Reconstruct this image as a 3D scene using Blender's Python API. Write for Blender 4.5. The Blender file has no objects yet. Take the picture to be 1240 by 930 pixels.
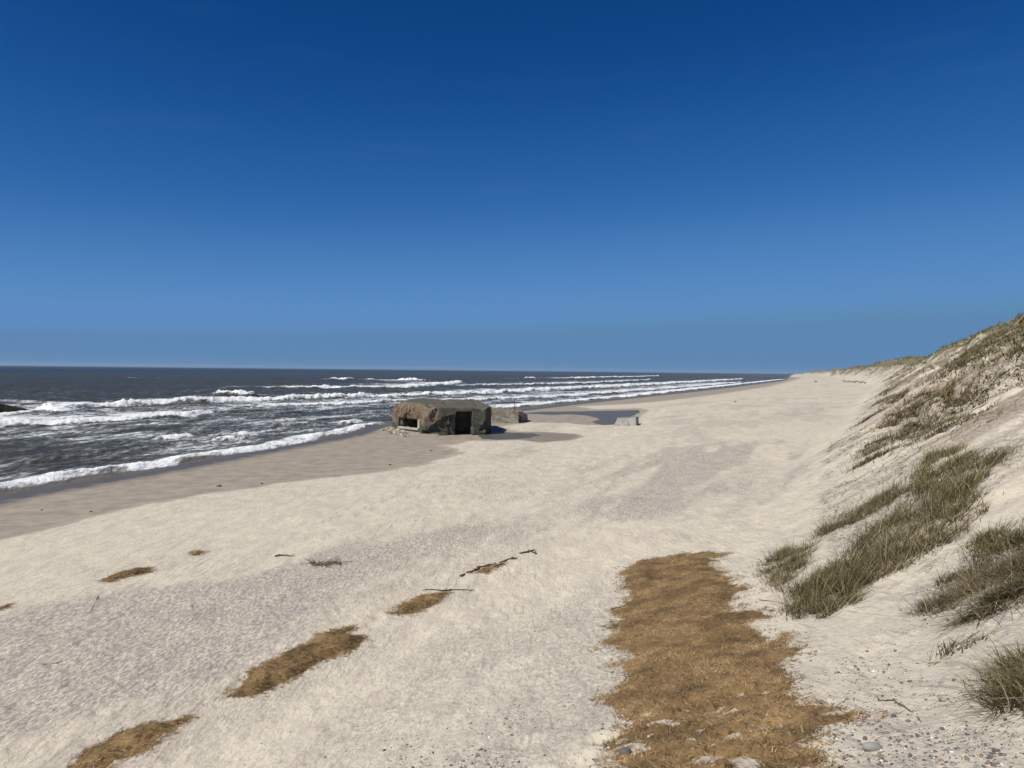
import bpy, bmesh, math, random
import numpy as np
from mathutils import Matrix, Vector

random.seed(7)
rng = np.random.default_rng(11)
sc = bpy.context.scene
COL = sc.collection
H = 7.0                                   # eye height above the beach
F = 900.0                                 # focal length, in units of a 1240 wide picture
PITCH, ROLL = 0.01865, 0.0107
cp, sp = math.cos(PITCH), math.sin(PITCH)
ca, sa = math.cos(ROLL), math.sin(ROLL)
FW = np.array([0, cp, -sp]); U0 = np.array([0, sp, cp]); R0 = np.array([1.0, 0, 0])
RT = R0*ca + U0*sa; UP = -R0*sa + U0*ca
EYE = np.array([0, 0, H])
A21 = math.radians(21.0); S21, C21 = math.sin(A21), math.cos(A21)   # the coast runs 21 degrees east of the view

def ray(px, py):
    px = np.asarray(px, float); py = np.asarray(py, float)
    d = FW + ((px-620)/F)[..., None]*RT - ((py-465)/F)[..., None]*UP
    return d
def G(px, py, z=0.0):                     # measured point of the photograph -> point of the level z
    d = ray(px, py); k = (z-H)/d[..., 2]
    return EYE[:2] + d[..., :2]*k[..., None]
def ST(xy):
    x, y = xy[..., 0], xy[..., 1]
    return x*S21+y*C21, x*C21-y*S21
def XY(s, t):
    return s*S21+t*C21, s*C21-t*S21
def px_of(p):
    q = np.asarray(p)-EYE
    w = q@FW
    return 620+F*(q@RT)/w, 465-F*(q@UP)/w

# ---------------------------------------------------------------- noise
def _h(i, j, seed):
    n = (i.astype(np.int64)*374761393 + j.astype(np.int64)*668265263 + seed*1442695041) & 0x7fffffff
    n = ((n ^ (n >> 13))*1274126177) & 0x7fffffff
    return ((n ^ (n >> 16)) & 0xffff)/65535.0
def vn(x, y, seed=0):
    x, y = np.broadcast_arrays(np.asarray(x, float), np.asarray(y, float))
    i, j = np.floor(x), np.floor(y)
    a, b = x-i, y-j
    a = a*a*a*(a*(6*a-15)+10); b = b*b*b*(b*(6*b-15)+10)
    i = i.astype(np.int64); j = j.astype(np.int64)
    return (_h(i, j, seed)*(1-a)+_h(i+1, j, seed)*a)*(1-b)+(_h(i, j+1, seed)*(1-a)+_h(i+1, j+1, seed)*a)*b
def fbm(x, y, seed=0, o=4):
    r = 0; a = .5; n = 0
    for k in range(o):
        r = r+a*vn(x*2**k+k*17.3, y*2**k-k*9.1, seed+k); n += a; a *= .5
    return r/n
def sst(a, b, x):
    q = np.clip((x-a)/(b-a), 0, 1); return q*q*(3-2*q)
def curve(pts):
    p = np.array(sorted(pts), float); X, Y = p[:, 0], p[:, 1]
    m = np.gradient(Y, X)
    d = np.diff(Y)/np.diff(X)
    for i in range(len(X)-2):
        m[i+1] = 0 if d[i]*d[i+1] <= 0 else 2*d[i]*d[i+1]/(d[i]+d[i+1])
    m[0], m[-1] = d[0], d[-1]
    def f(x):
        x = np.clip(x, X[0], X[-1]); i = np.clip(np.searchsorted(X, x)-1, 0, len(X)-2)
        h = X[i+1]-X[i]; q = (x-X[i])/h
        return ((1+2*q)*(1-q)**2*Y[i]+q*(1-q)**2*h*m[i]+q*q*(3-2*q)*Y[i+1]+q*q*(q-1)*h*m[i+1])
    return f
def sdf(x, y, poly):                       # signed distance to a closed polygon, negative inside
    P = np.asarray(poly); out = np.full(x.shape, 1e9); ins = np.zeros(x.shape, bool)
    for k in range(len(P)):
        a, b = P[k-1], P[k]; e = b-a
        wx, wy = x-a[0], y-a[1]
        q = np.clip((wx*e[0]+wy*e[1])/max(e@e, 1e-9), 0, 1)
        out = np.minimum(out, (wx-e[0]*q)**2+(wy-e[1]*q)**2)
        c = ((a[1] <= y) & (b[1] > y)) | ((b[1] <= y) & (a[1] > y))
        with np.errstate(divide='ignore', invalid='ignore'):
            xi = a[0]+(y-a[1])/(b[1]-a[1])*e[0]
        ins ^= c & (x < xi)
    d = np.sqrt(out); return np.where(ins, -d, d)
def pxpoly(pts, z=0.0):
    p = np.array(pts, float); return G(p[:, 0], p[:, 1], z)

# ---------------------------------------------------------------- the lie of the land
SEA = -0.25
_sh = np.array([(-160, 640), (0, 600), (150, 575), (300, 548), (400, 530), (468, 516), (600, 500), (700, 488.5), (820, 476), (900, 467), (948, 460.3)], float)
_s, _t = ST(G(_sh[:, 0], _sh[:, 1], SEA))
tsh = curve(list(zip(_s, _t))+[(-400, -30), (-60, -33), (2600, -22), (15000, 0)])
tfoot = curve([(-400, 8), (-50, 4), (0, 1.6), (7.2, .9), (16.4, .1), (22, -.7), (39, -.2), (77, 3.3), (165, 11.7), (245, 19), (420, 36), (800, 47), (1500, 56), (4000, 45), (15000, 70)])
apron = curve([(-400, 4), (-10, 5.2), (0, 4.9), (3, 3.95), (6, 3.0), (10, 2.2), (15, 1.5), (25, .9), (45, .4), (100, .25), (15000, .2)])
beachz = curve([(-4000, -9), (-60, -2.2), (0, -.25), (4, -.09), (10, .06), (20, .25), (35, .5), (60, .75), (200, 1.2)])
ztop = curve([(-400, 10), (-20, 11), (60, 12.4), (120, 13.2), (220, 14.2), (420, 14.5), (560, 17), (700, 15), (1000, 17), (1500, 15), (4000, 16), (15000, 14)])

LAGOON = pxpoly([(640, 500.5), (660, 499), (700, 498.2), (742, 497.6), (772, 496.8), (776, 499), (766, 504), (752, 508), (742, 514.5), (728, 515), (716, 511), (726, 507.5), (712, 503.5), (690, 502), (660, 502.5)])
PUDDLE = pxpoly([(585, 531), (600, 532.8), (633, 533.2), (654, 536.5), (690, 533.5), (703, 529.5), (698, 526.5), (660, 524), (624, 523.5), (600, 523), (585, 520)])
POOL2 = pxpoly([(585, 531.5), (600, 532.6), (615, 532), (640, 530.5), (657, 527), (645, 525), (622, 524.5), (600, 524), (585, 521)])
WETP = pxpoly([(-500, 800), (-160, 692), (0, 653), (150, 619), (270, 599), (370, 584), (470, 574), (520, 564), (560, 552), (541, 542), (562, 537), (600, 534), (633, 534.5), (627, 523.5), (611, 518.5), (640, 513), (710, 516), (745, 517.5), (768, 512), (784, 497), (776, 495.5), (720, 496.5), (700, 492), (760, 490), (800, 487), (835, 483), (872, 478), (930, 469), (957, 462), (972, 457.5), (940, 455.5), (800, 463), (700, 470), (400, 510), (0, 570), (-500, 640)])
DARKP = [pxpoly(p) for p in (
    [(700, 640), (780, 645), (880, 620), (930, 575), (920, 545), (850, 545), (780, 560), (740, 590)],
    [(-100, 780), (0, 750), (120, 725), (300, 705), (420, 670), (560, 645), (660, 640), (640, 665), (520, 700), (420, 740), (330, 780), (250, 845), (140, 870), (60, 915), (-100, 960)],
    [(1050, 800), (1120, 790), (1200, 740), (1240, 760), (1180, 830), (1100, 850)],
    [(930, 640), (975, 625), (990, 600), (970, 590), (935, 610)],
    [(930, 512), (1000, 505), (1020, 498), (980, 498), (935, 505)])]
BK = dict(C0=np.array([-9.2, 78.75]), U=np.array([.975, .222]), V=np.array([-.40, .9165]), L=7.0, D=13.6)
_hx = rng.uniform(-13, 8, 900); _hy = rng.uniform(6, 26, 900)     # footprints and hollows in the loose sand
_hr = rng.uniform(.09, .2, 900); _ha = rng.uniform(.008, .032, 900)
_hx = np.concatenate([_hx, [.15, .55, -.5, .9, -.9, 1.2, -1.5, .2, .8]]); _hy = np.concatenate([_hy, [8.6, 8.0, 8.9, 8.7, 8.1, 9.4, 9.0, 10.2, 10.8]])
_hr = np.concatenate([_hr, [.26, .28, .22, .24, .25, .2, .24, .22, .2]]); _ha = np.concatenate([_ha, [.13, .12, .09, .10, .10, .08, .09, .08, .07]])

def land(x, y):
    x = np.asarray(x, float); y = np.asarray(y, float)
    s, t = x*S21+y*C21, x*C21-y*S21
    u = t-tsh(s); far = sst(100, 400, s)
    tf = tfoot(s)+(fbm(s/11, 0*s, 3, 2)-.5)*2.4*sst(22, 45, s)+(vn(s/70, 0*s, 5)-.5)*14*far
    zb = beachz(u)
    zb = zb+(fbm(s/16, t/7, 8, 3)-.5)*.34*sst(14, 34, u)+(fbm(s/90, t/30, 9, 2)-.5)*.7*sst(25, 45, u)*sst(60, 200, s)
    zb = zb+apron(s)*sst(-9.5, .8, t-(tf-tf.clip(-2, 2)))
    v = t-tf
    rise = .665*.9*np.logaddexp(0, v/.9)
    top = np.maximum(ztop(s)+(fbm(s/22, 0*s, 12, 3)-.5)*2.6+(fbm(s/6, t/9, 14, 3)-.5)*1.5*sst(30, 60, s)+(vn(s/160, 0*s, 13)-.5)*5*far-zb, 1.5)
    rise = rise+1.1*sst(.80, .97, rise/top)
    k = .35
    dz = -k*np.logaddexp(-rise/k, -top/k)
    dz = np.maximum(dz, 0)
    on = sst(.8, 4.5, v)
    up = sst(.97, 1.12, rise/top)
    gull = (fbm(s/1.3, v/9, 21, 3)-.5)*.6*on*(1-up)*sst(10, 26, s)*(1-sst(50, 110, s))
    gull = gull+(fbm(s/.8, v/1.5, 27, 3)-.5)*.75*sst(3, 7, v)*(1-up)*sst(20, 34, s)*(1-sst(60, 110, s))
    gull = gull+(fbm(s/3.6, v/14, 23, 3)-.5)*1.1*on*(1-up)*sst(20, 60, s)*(1-sst(200, 420, s))
    gull = gull+(fbm(s/7, v/22, 25, 3)-.5)*1.9*sst(1.5, 7, v)*(1-up)*sst(60, 220, s)
    lump = (fbm(x/.9, y/.9, 31, 3)-.5)*.5*sst(2.5, 7, v)*sst(18, 40, s)
    lump = lump-.75*sst(.5, .66, fbm(s/5, v/2.2, 35, 3))*sst(3.5, 7, v)*(1-up)*sst(24, 40, s)*(1-.5*sst(150, 400, s))
    plat = (fbm(x/9, y/9, 41, 3)-.5)*2.2*up
    z = zb+dz+gull+lump+plat
    # roughness of the trodden beach and its wind-blown lee streaks
    r = np.hypot(x, y)
    dry = sst(13, 22, u)*(1-on)
    z = z+dry*((fbm(s/.55, t/.3, 51, 3)-.5)*.05+(fbm(s/2.6, t/1.1, 54, 2)-.5)*.12)
    z = z+on*(1-up)*((fbm(s/.35, v/1.6, 61, 3)-.5)*.07)
    m = (r < 32) & (np.abs(x) < 16)
    if m.any():
        xs, ys = x[m], y[m]; zz = np.zeros(xs.shape)
        order = np.argsort(ys); ys_s = ys[order]; xs_s = xs[order]; acc = np.zeros(xs.shape)
        for hx, hy, hr, ha in zip(_hx, _hy, _hr, _ha):
            a, b = np.searchsorted(ys_s, [hy-3*hr, hy+3*hr])
            if a == b: continue
            q = ((xs_s[a:b]-hx)**2+(ys_s[a:b]-hy)**2)/hr**2
            acc[a:b] += ha*(-np.exp(-q)+.25*np.exp(-(np.sqrt(q)-1.5)**2*3))
        zz[order] = acc
        z[m] = z[m]+zz*(1-sst(.5, 2, v[m])*.6)
    # hollows that hold water
    for poly, lv in ((LAGOON, .03), (PUDDLE, .05), (POOL2, .0)):
        c = poly.mean(0); m = (np.hypot(x-c[0], y-c[1]) < 40)
        if m.any():
            d = sdf(x[m], y[m], poly)+(fbm(x[m]/1.1, y[m]/1.1, 71, 3)-.5)*.9
            z[m] = np.minimum(z[m], lv+np.where(d < 0, np.maximum(d*.06, -.12)*(lv != .05), d*.045+np.maximum(d-3, 0)**2*.08))
    # scour and heaped sand round the big bunker
    q = np.stack([x, y], -1)-BK['C0']
    rr = np.hypot(q[..., 0]-2, q[..., 1]-3)
    m = rr < 22
    if m.any():
        C = BK['C0']; U, V, L, D = BK['U'], BK['V'], BK['L'], BK['D']
        d = sdf(x[m], y[m], [C, C+U*L, C+U*L+V*D, C+V*D])
        z[m] = z[m]*sst(-1, 5, d)+np.where(q[m][..., 0] < 1.5, .12, -.06)*(1-sst(-1, 5, d))
        hl = C+V*7-np.array([1.2, .3])
        z[m] = z[m]+.35*np.exp(-((x[m]-hl[0])**2+(y[m]-hl[1])**2)/3.0)
    return z

def at(px, py, n=900):                     # where the line of sight through a measured point meets the land
    px = np.atleast_1d(np.asarray(px, float)); py = np.atleast_1d(np.asarray(py, float))
    d = ray(px, py); d = d/np.hypot(d[:, 0], d[:, 1])[:, None]
    rs = np.geomspace(3.5, 3000, n)
    P = EYE+d[:, None, :]*rs[None, :, None]
    zl = land(P[..., 0].ravel(), P[..., 1].ravel()).reshape(P.shape[:2])
    below = P[..., 2] < zl
    i = np.where(below.any(1), below.argmax(1), n-1); i = np.maximum(i, 1); k = np.arange(len(px))
    g0 = P[k, i-1, 2]-zl[k, i-1]; g1 = P[k, i, 2]-zl[k, i]
    w = np.clip(g0/np.where(np.abs(g0-g1) < 1e-9, 1, g0-g1), 0, 1)
    q = P[k, i-1]*(1-w)[:, None]+P[k, i]*w[:, None]
    q[:, 2] = land(q[:, 0], q[:, 1]); return q

# ---------------------------------------------------------------- helpers
def tag(o, label=None, cat=None, group=None, kind=None):
    for k, v in (('label', label), ('category', cat), ('group', group), ('kind', kind)):
        if v: o[k] = v
    return o
def mesh_np(name, V, faces_flat, sizes, mat, parent=None, smooth=True, attrs=None, loc=(0, 0, 0)):
    me = bpy.data.meshes.new(name)
    V = np.asarray(V, np.float32); faces_flat = np.asarray(faces_flat, np.int32); sizes = np.asarray(sizes, np.int32)
    me.vertices.add(len(V)); me.vertices.foreach_set('co', V.ravel())
    me.loops.add(len(faces_flat)); me.loops.foreach_set('vertex_index', faces_flat)
    me.polygons.add(len(sizes))
    st = np.zeros(len(sizes), np.int32); st[1:] = np.cumsum(sizes)[:-1]
    me.polygons.foreach_set('loop_start', st)
    me.polygons.foreach_set('use_smooth', np.full(len(sizes), smooth))
    for k, a in (attrs or {}).items():
        a = np.asarray(a, np.float32)
        if a.ndim == 2:
            at_ = me.attributes.new(k, 'FLOAT_COLOR', 'POINT'); at_.data.foreach_set('color', np.c_[a, np.ones(len(a))].astype(np.float32).ravel())
        else:
            at_ = me.attributes.new(k, 'FLOAT', 'POINT'); at_.data.foreach_set('value', a)
    me.update(calc_edges=True); me.validate()
    if mat: me.materials.append(mat)
    o = bpy.data.objects.new(name, me); COL.objects.link(o); o.location = loc
    if parent: o.parent = parent
    return o
def mesh_bm(name, bm, mat, parent=None, smooth=False, loc=(0, 0, 0)):
    me = bpy.data.meshes.new(name); bm.normal_update(); bm.to_mesh(me); bm.free()
    if smooth:
        for p in me.polygons: p.use_smooth = True
    if mat: me.materials.append(mat)
    o = bpy.data.objects.new(name, me); COL.objects.link(o); o.location = loc
    if parent: o.parent = parent
    return o
def empty(name, loc):
    o = bpy.data.objects.new(name, None); COL.objects.link(o); o.location = loc; o.empty_display_size = .2; return o

class NT:
    def __init__(s, name):
        s.m = bpy.data.materials.new(name); s.m.use_nodes = True; s.t = s.m.node_tree; s.t.nodes.clear()
        s.out = s.t.nodes.new('ShaderNodeOutputMaterial')
    def n(s, typ, **kw):
        nd = s.t.nodes.new('ShaderNode'+typ)
        for k, v in kw.items():
            if hasattr(nd, k): setattr(nd, k, v)
            else: s.i(nd, k, v)
        return nd
    def i(s, nd, k, v):
        sk = nd.inputs[k]
        if isinstance(v, bpy.types.NodeSocket): s.t.links.new(v, sk)
        else: sk.default_value = (*v, 1) if isinstance(v, tuple) and len(v) == 3 and sk.type == 'RGBA' else v
    def attr(s, name, col=False):
        nd = s.n('Attribute', attribute_name=name); return nd.outputs['Color' if col else 'Fac']
    def mth(s, op, a, b=0.0, c=None, clamp=False):
        nd = s.n('Math', operation=op, use_clamp=clamp); s.i(nd, 0, a); s.i(nd, 1, b)
        if c is not None: s.i(nd, 2, c)
        return nd.outputs[0]
    def mix(s, f, a, b, blend='MIX'):
        nd = s.n('Mix', data_type='RGBA', blend_type=blend); s.i(nd, 0, f); s.i(nd, 6, a); s.i(nd, 7, b); return nd.outputs[2]
    def ramp(s, f, a, b):
        nd = s.n('MapRange', interpolation_type='SMOOTHSTEP'); s.i(nd, 0, f); s.i(nd, 1, a); s.i(nd, 2, b); return nd.outputs[0]
    def coord(s, rot=0.0, scale=(1, 1, 1)):
        if not hasattr(s, '_tc'): s._tc = s.n('TexCoord').outputs['Object']
        mp = s.n('Mapping'); s.i(mp, 0, s._tc); mp.inputs['Rotation'].default_value = (0, 0, rot); mp.inputs['Scale'].default_value = scale
        return mp.outputs[0]
    def noise(s, vec, scale, detail=3.0, rough=.55, dist=0.0):
        nd = s.n('TexNoise'); s.i(nd, 'Vector', vec); s.i(nd, 'Scale', scale); s.i(nd, 'Detail', detail); s.i(nd, 'Roughness', rough); s.i(nd, 'Distortion', dist)
        return nd.outputs[0]
    def bump(s, h, strength, dist, nrm=None):
        nd = s.n('Bump'); s.i(nd, 'Height', h); s.i(nd, 'Strength', strength); s.i(nd, 'Distance', dist)
        if nrm is not None: s.i(nd, 'Normal', nrm)
        return nd.outputs[0]
    def bsdf(s, col, rough, nrm=None, spec=.3, **kw):
        b = s.n('BsdfPrincipled'); s.i(b, 'Base Color', col); s.i(b, 'Roughness', rough); s.i(b, 'Specular IOR Level', spec)
        if nrm is not None: s.i(b, 'Normal', nrm)
        for k, v in kw.items(): s.i(b, k, v)
        s.t.links.new(b.outputs[0], s.out.inputs[0]); return b

def mat_sand(name):
    m = NT(name)
    wet, dark, peat, veg = (m.attr(k) for k in ('wet', 'dark', 'peat', 'veg'))
    c0 = m.coord(); cs = m.coord(rot=A21, scale=(2.2, 1, 1)); cb = m.coord(rot=A21+.5, scale=(1.25, .8, 1))
    g1 = m.noise(c0, 55, 3, .7); g2 = m.noise(cs, 6, 4, .6); g3 = m.noise(cs, .8, 4, .6); g4 = m.noise(c0, 20, 3, .65)
    base = m.mix(m.ramp(g3, .3, .7), (.63, .565, .44), (.52, .462, .37))
    base = m.mix(m.mth('MULTIPLY', m.ramp(g2, .48, .66), .27), base, (.27, .235, .20))
    base = m.mix(m.mth('MULTIPLY', m.ramp(g1, .56, .72), .5), base, (.16, .135, .115))
    base = m.mix(m.mth('MULTIPLY', m.ramp(g1, .44, .3), .35), base, (.74, .68, .58))
    lines = m.noise(m.coord(rot=A21-.12, scale=(7, .55, 1)), 1.6, 5, .65)
    base = m.mix(m.mth('MULTIPLY', m.mth('MULTIPLY', m.ramp(lines, .52, .66), m.ramp(m.noise(c0, .16, 2, .5), .42, .58)), .55), base, (.25, .215, .18))
    fl = m.noise(m.coord(rot=A21+.35, scale=(5.5, 1.3, 1)), 2.6, 4, .65)
    base = m.mix(m.mth('MULTIPLY', m.ramp(fl, .50, .64), m.mth('ADD', .2, m.mth('MULTIPLY', dark, .3))), base, (.235, .205, .18))
    dk = m.mth('MULTIPLY', dark, m.ramp(m.mth('ADD', m.mth('MULTIPLY', g2, .65), m.mth('MULTIPLY', g4, .45)), .43, .66))
    base = m.mix(m.mth('MULTIPLY', dk, .78), base, (.225, .195, .195))
    pn = m.noise(c0, 1.3, 6, .72)
    pk = m.mth('MULTIPLY', peat, m.ramp(pn, .33, .52))
    base = m.mix(pk, base, m.mix(m.ramp(m.noise(c0, 7, 4, .7), .35, .65), (.10, .072, .05), (.33, .255, .185)))
    vg = m.mth('MULTIPLY', veg, m.ramp(pn, .34, .5))
    base = m.mix(vg, base, m.mix(g4, (.075, .085, .032), (.19, .165, .08)))
    edge = m.mth('ADD', wet, m.mth('MULTIPLY', m.mth('SUBTRACT', m.noise(c0, .9, 5, .65), .5), .5))
    w = m.ramp(edge, .25, .44)
    wcol = m.mix(m.noise(cs, .35, 4, .6), (.42, .36, .275), (.32, .272, .208))
    base = m.mix(w, base, wcol)
    shine = m.ramp(edge, .74, .95)
    base = m.mix(m.mth('MULTIPLY', m.ramp(edge, .5, .74), .62), base, (.16, .138, .11))
    base = m.mix(shine, base, (.10, .088, .075))
    rough = m.mth('SUBTRACT', m.mth('SUBTRACT', .95, m.mth('MULTIPLY', w, .3)), m.mth('MULTIPLY', shine, .22))
    dryf = m.mth('SUBTRACT', 1.0, w)
    n1 = m.bump(m.noise(cb, 11, 3, .6), m.mth('MULTIPLY', dryf, .6), .035)
    n2 = m.bump(m.noise(cb, 2.6, 3, .6), m.mth('MULTIPLY', dryf, .32), .12, n1)
    n3 = m.bump(m.mth('ADD', g4, m.mth('MULTIPLY', fl, .6)), m.mth('MULTIPLY', dryf, .55), .02, n2)
    m.bsdf(base, rough, n3, .25)
    return m.m
def mat_attr(name, rough=.75, var=.35, spec=.2, scale=9, trans=0.0):
    m = NT(name); c = m.attr('tint', True); n = m.noise(m.coord(), scale, 3, .6)
    col = m.mix(var, c, m.mix(n, (.0, .0, .0), (1, 1, 1)), 'OVERLAY')
    b = m.bsdf(col, rough, None, spec)
    if trans:
        tr = m.n('BsdfTranslucent'); m.i(tr, 'Color', col); mx = m.n('MixShader'); m.i(mx, 0, trans)
        m.t.links.new(b.outputs[0], mx.inputs[1]); m.t.links.new(tr.outputs[0], mx.inputs[2]); m.t.links.new(mx.outputs[0], m.out.inputs[0])
    return m.m
def mat_stone(name, a, b, scale=14, rough=.8, spec=.3):
    m = NT(name); n = m.noise(m.coord(), scale, 4, .65)
    m.bsdf(m.mix(m.ramp(n, .3, .7), a, b), rough, m.bump(n, .4, .02), spec); return m.m

M_sand = mat_sand('sand'); M_dune = M_sand
M_blade = mat_attr('marram_blades', .6, .15, .3, 3, .25)
M_fibre = mat_attr('wrack_fibres', .85, .3, .15, 20)
M_dark = mat_stone('dark_pebble', (.06, .06, .065), (.17, .165, .165))
M_brown = mat_stone('brown_pebble', (.17, .12, .085), (.30, .235, .18))
M_grey = mat_stone('grey_pebble', (.21, .21, .205), (.36, .35, .33))
M_shell = mat_stone('shell', (.62, .60, .56), (.82, .80, .77), 20, .5)
M_wood = mat_stone('old_wood', (.035, .028, .022), (.13, .10, .08), 30, .9)
M_root = mat_stone('dry_root', (.11, .085, .065), (.24, .19, .145), 30, .9)
M_rust = mat_stone('rusty_iron', (.06, .035, .025), (.17, .08, .045), 30, .85)

# ---------------------------------------------------------------- ground and sea sheets
az = np.radians(np.concatenate([np.arange(-180, -60, 4), np.arange(-60, -41, .5), np.arange(-41, 41, .082), np.arange(41, 60, .5), np.arange(60, 180, 4)]))
rs = np.concatenate([np.geomspace(.5, 5, 90)[:-1], np.geomspace(5, 900, 800)[:-1], np.geomspace(900, 7000, 95)])
na, nr = len(az), len(rs)
X = np.sin(az)[None, :]*rs[:, None]; Y = np.cos(az)[None, :]*rs[:, None]
X, Y = X.ravel(), Y.ravel()
Sg, Tg = X*S21+Y*C21, X*C21-Y*S21
Ug = Tg-tsh(Sg)
idx = np.arange(na*nr).reshape(nr, na)
q = np.stack([idx[:-1, :], np.roll(idx, -1, 1)[:-1, :], np.roll(idx, -1, 1)[1:, :], idx[1:, :]], -1).reshape(-1, 4)

uq = Ug[q]
def sheet(name, keep, Z, attrs, mat, kind='structure'):
    f = q[keep]; use = np.unique(f); re = np.full(na*nr, -1, np.int64); re[use] = np.arange(len(use))
    o = mesh_np(name, np.c_[X[use], Y[use], Z[use]], re[f].ravel()[::1], np.full(len(f), 4), mat, attrs={k: a[use] for k, a in attrs.items()})
    return tag(o, kind=kind)
lm = Ug > -40
Zl = np.full(X.shape, -3.0); Zl[lm] = land(X[lm], Y[lm])
Vg = Tg-tfoot(Sg)
rg = np.hypot(X, Y)
wet = np.zeros(X.shape)
m = lm & (Vg < 0)
d = sdf(X[m], Y[m], WETP)+(fbm(Sg[m]/2.6, Tg[m]/1.3, 87, 4)-.5)*1.5; wid = np.clip(rg[m]*.012, .35, 8)
wet[m] = np.clip(.36-.3*d/wid, 0, .6)
wet[m] = np.maximum(wet[m], np.clip(1.05-(Ug[m]-.5)*.11, 0, 1.05)*sst(9, 2, Ug[m]))
for poly, lv in ((LAGOON, .03), (PUDDLE, .0)):
    c = poly.mean(0); m2 = np.hypot(X-c[0], Y-c[1]) < 40
    wet[m2] = np.maximum(wet[m2], np.clip(.36-.5*(sdf(X[m2], Y[m2], poly)-.4), 0, .76))
dark = np.zeros(X.shape)
for p in DARKP:
    c = p.mean(0); ext = np.max(np.hypot(*(p-c).T))*1.6+3; m2 = np.hypot(X-c[0], Y-c[1]) < ext
    dd = sdf(X[m2], Y[m2], p)+(fbm(Sg[m2]/7, Tg[m2]/1.3, 99, 4)-.5)*np.clip(rg[m2]*.22, 2, 14); dark[m2] = np.maximum(dark[m2], sst(1.0, -1.4, dd/np.clip(rg[m2]*.035, .3, 6)))
dark = np.maximum(dark, .55*sst(.5, .72, fbm(Sg/14, Tg/3.5, 91, 4))*sst(14, 24, Ug)*sst(2, -1, Vg))
dark = np.maximum(dark, .85*sst(.44, .66, fbm(Sg/1.1, Vg/5, 93, 4))*sst(.5, 2.5, Vg)*sst(20, 9, Vg))
hrel = Zl-.8
peat = sst(.41, .56, fbm(Sg/2.2, Vg/8, 95, 4))*sst(2.5, 7, Vg)*sst(14, 34, Sg)*.95*(1-.6*sst(200, 500, Sg))
peat = np.maximum(peat, sst(.45, .6, fbm(Sg/1.2, Vg/1.8, 96, 3))*sst(9.2, 11, Zl)*sst(16, 30, Sg))
slopev = sst(11.6, 12.6, Zl)
veg = np.maximum(slopev, sst(.50, .60, fbm(Sg/9, Vg/7, 97, 4))*sst(4, 8, Vg)*sst(90, 180, Sg))
veg = np.maximum(veg, sst(14, 18, Vg)*sst(10.5, 11.5, Zl))
at_l = dict(wet=wet, dark=dark, peat=peat, veg=veg)
vq = Vg[q].mean(1)
sheet('beach', (uq.max(1) > -25) & (vq <= .0), Zl, at_l, M_sand)
sheet('dune', (uq.max(1) > -25) & (vq > .0), Zl, at_l, M_dune)

# breakers: (measured crest line, height, length of white water behind, strength)
CR = [
 ([(-160, 628), (0, 590), (60, 582), (150, 567), (240, 553), (330, 539), (400, 525), (470, 509)], .30, 1.2, .86),
 ([(590, 494.5), (680, 486.5), (760, 479.5), (830, 472), (900, 464.5), (950, 459)], .4, 4, 1.0),
 ([(-200, 545), (0, 517), (100, 511), (200, 504), (275, 496)], .5, 9, 1.0),
 ([(-200, 523), (0, 503), (60, 498), (120, 492)], .25, 10, .9),
 ([(-200, 536), (0, 510), (80, 505.5), (160, 499)], .2, 12, .85),
 ([(60, 495), (150, 489), (250, 485), (350, 482), (480, 479), (600, 474.5), (700, 469.5), (800, 464.5), (900, 458.8)], .9, 12, 1.0),
 ([(270, 495), (330, 491), (420, 488), (480, 485.5), (600, 483), (700, 478), (800, 470.5), (900, 462.5)], .4, 11, .85),
 ([(262, 476), (312, 476)], 1.3, 2, 1.0),
 ([(325, 469), (400, 468), (480, 468.5), (545, 464), (560, 462)], 1.0, 16, 1.0),
 ([(560, 466), (640, 465), (720, 463), (790, 459.5)], .7, 16, .8),
 ([(398, 458.2), (432, 458.2)], 1.3, 10, 1.0), ([(448, 458.4), (455, 458.4)], 1.0, 6, .9),
 ([(488, 459.5), (515, 459), (548, 461)], 1.3, 14, 1.0),
 ([(633, 457.8), (648, 457.8)], 1.3, 10, 1.0),
 ([(690, 457.6), (740, 456.6), (800, 454.9)], 1.3, 20, 1.0),
 ([(120, 457.5), (240, 458.4)], .5, 4, .6),
 ([(190, 530), (240, 526)], .35, 1.5, .8), ([(275, 526), (305, 524)], .35, 1, .8), ([(262, 532), (300, 531)], .3, 1, .7),
 ([(415, 512), (440, 509)], .35, 2, .8), ([(330, 516), (385, 512)], .35, 1.2, .6),
]
sm = (Ug < 12) & (Ug > -13000)
Zs = np.full(X.shape, SEA); foam = np.zeros(X.shape)
s_, t_, u_ = Sg[sm], Tg[sm], Ug[sm]
deep = sst(0, -14, u_)
fade = 1-sst(500, 1500, rg[sm])
z_ = SEA+(fbm(s_/6, t_/2.4, 101, 4)-.5)*.5*deep*fade+(fbm(s_/26, t_/9, 105, 3)-.5)*.8*sst(-10, -60, u_)*(1-sst(900, 3500, rg[sm]))
f_ = np.zeros(z_.shape)
wob = (fbm(s_/5, t_/40, 111, 4)-.5)
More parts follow.
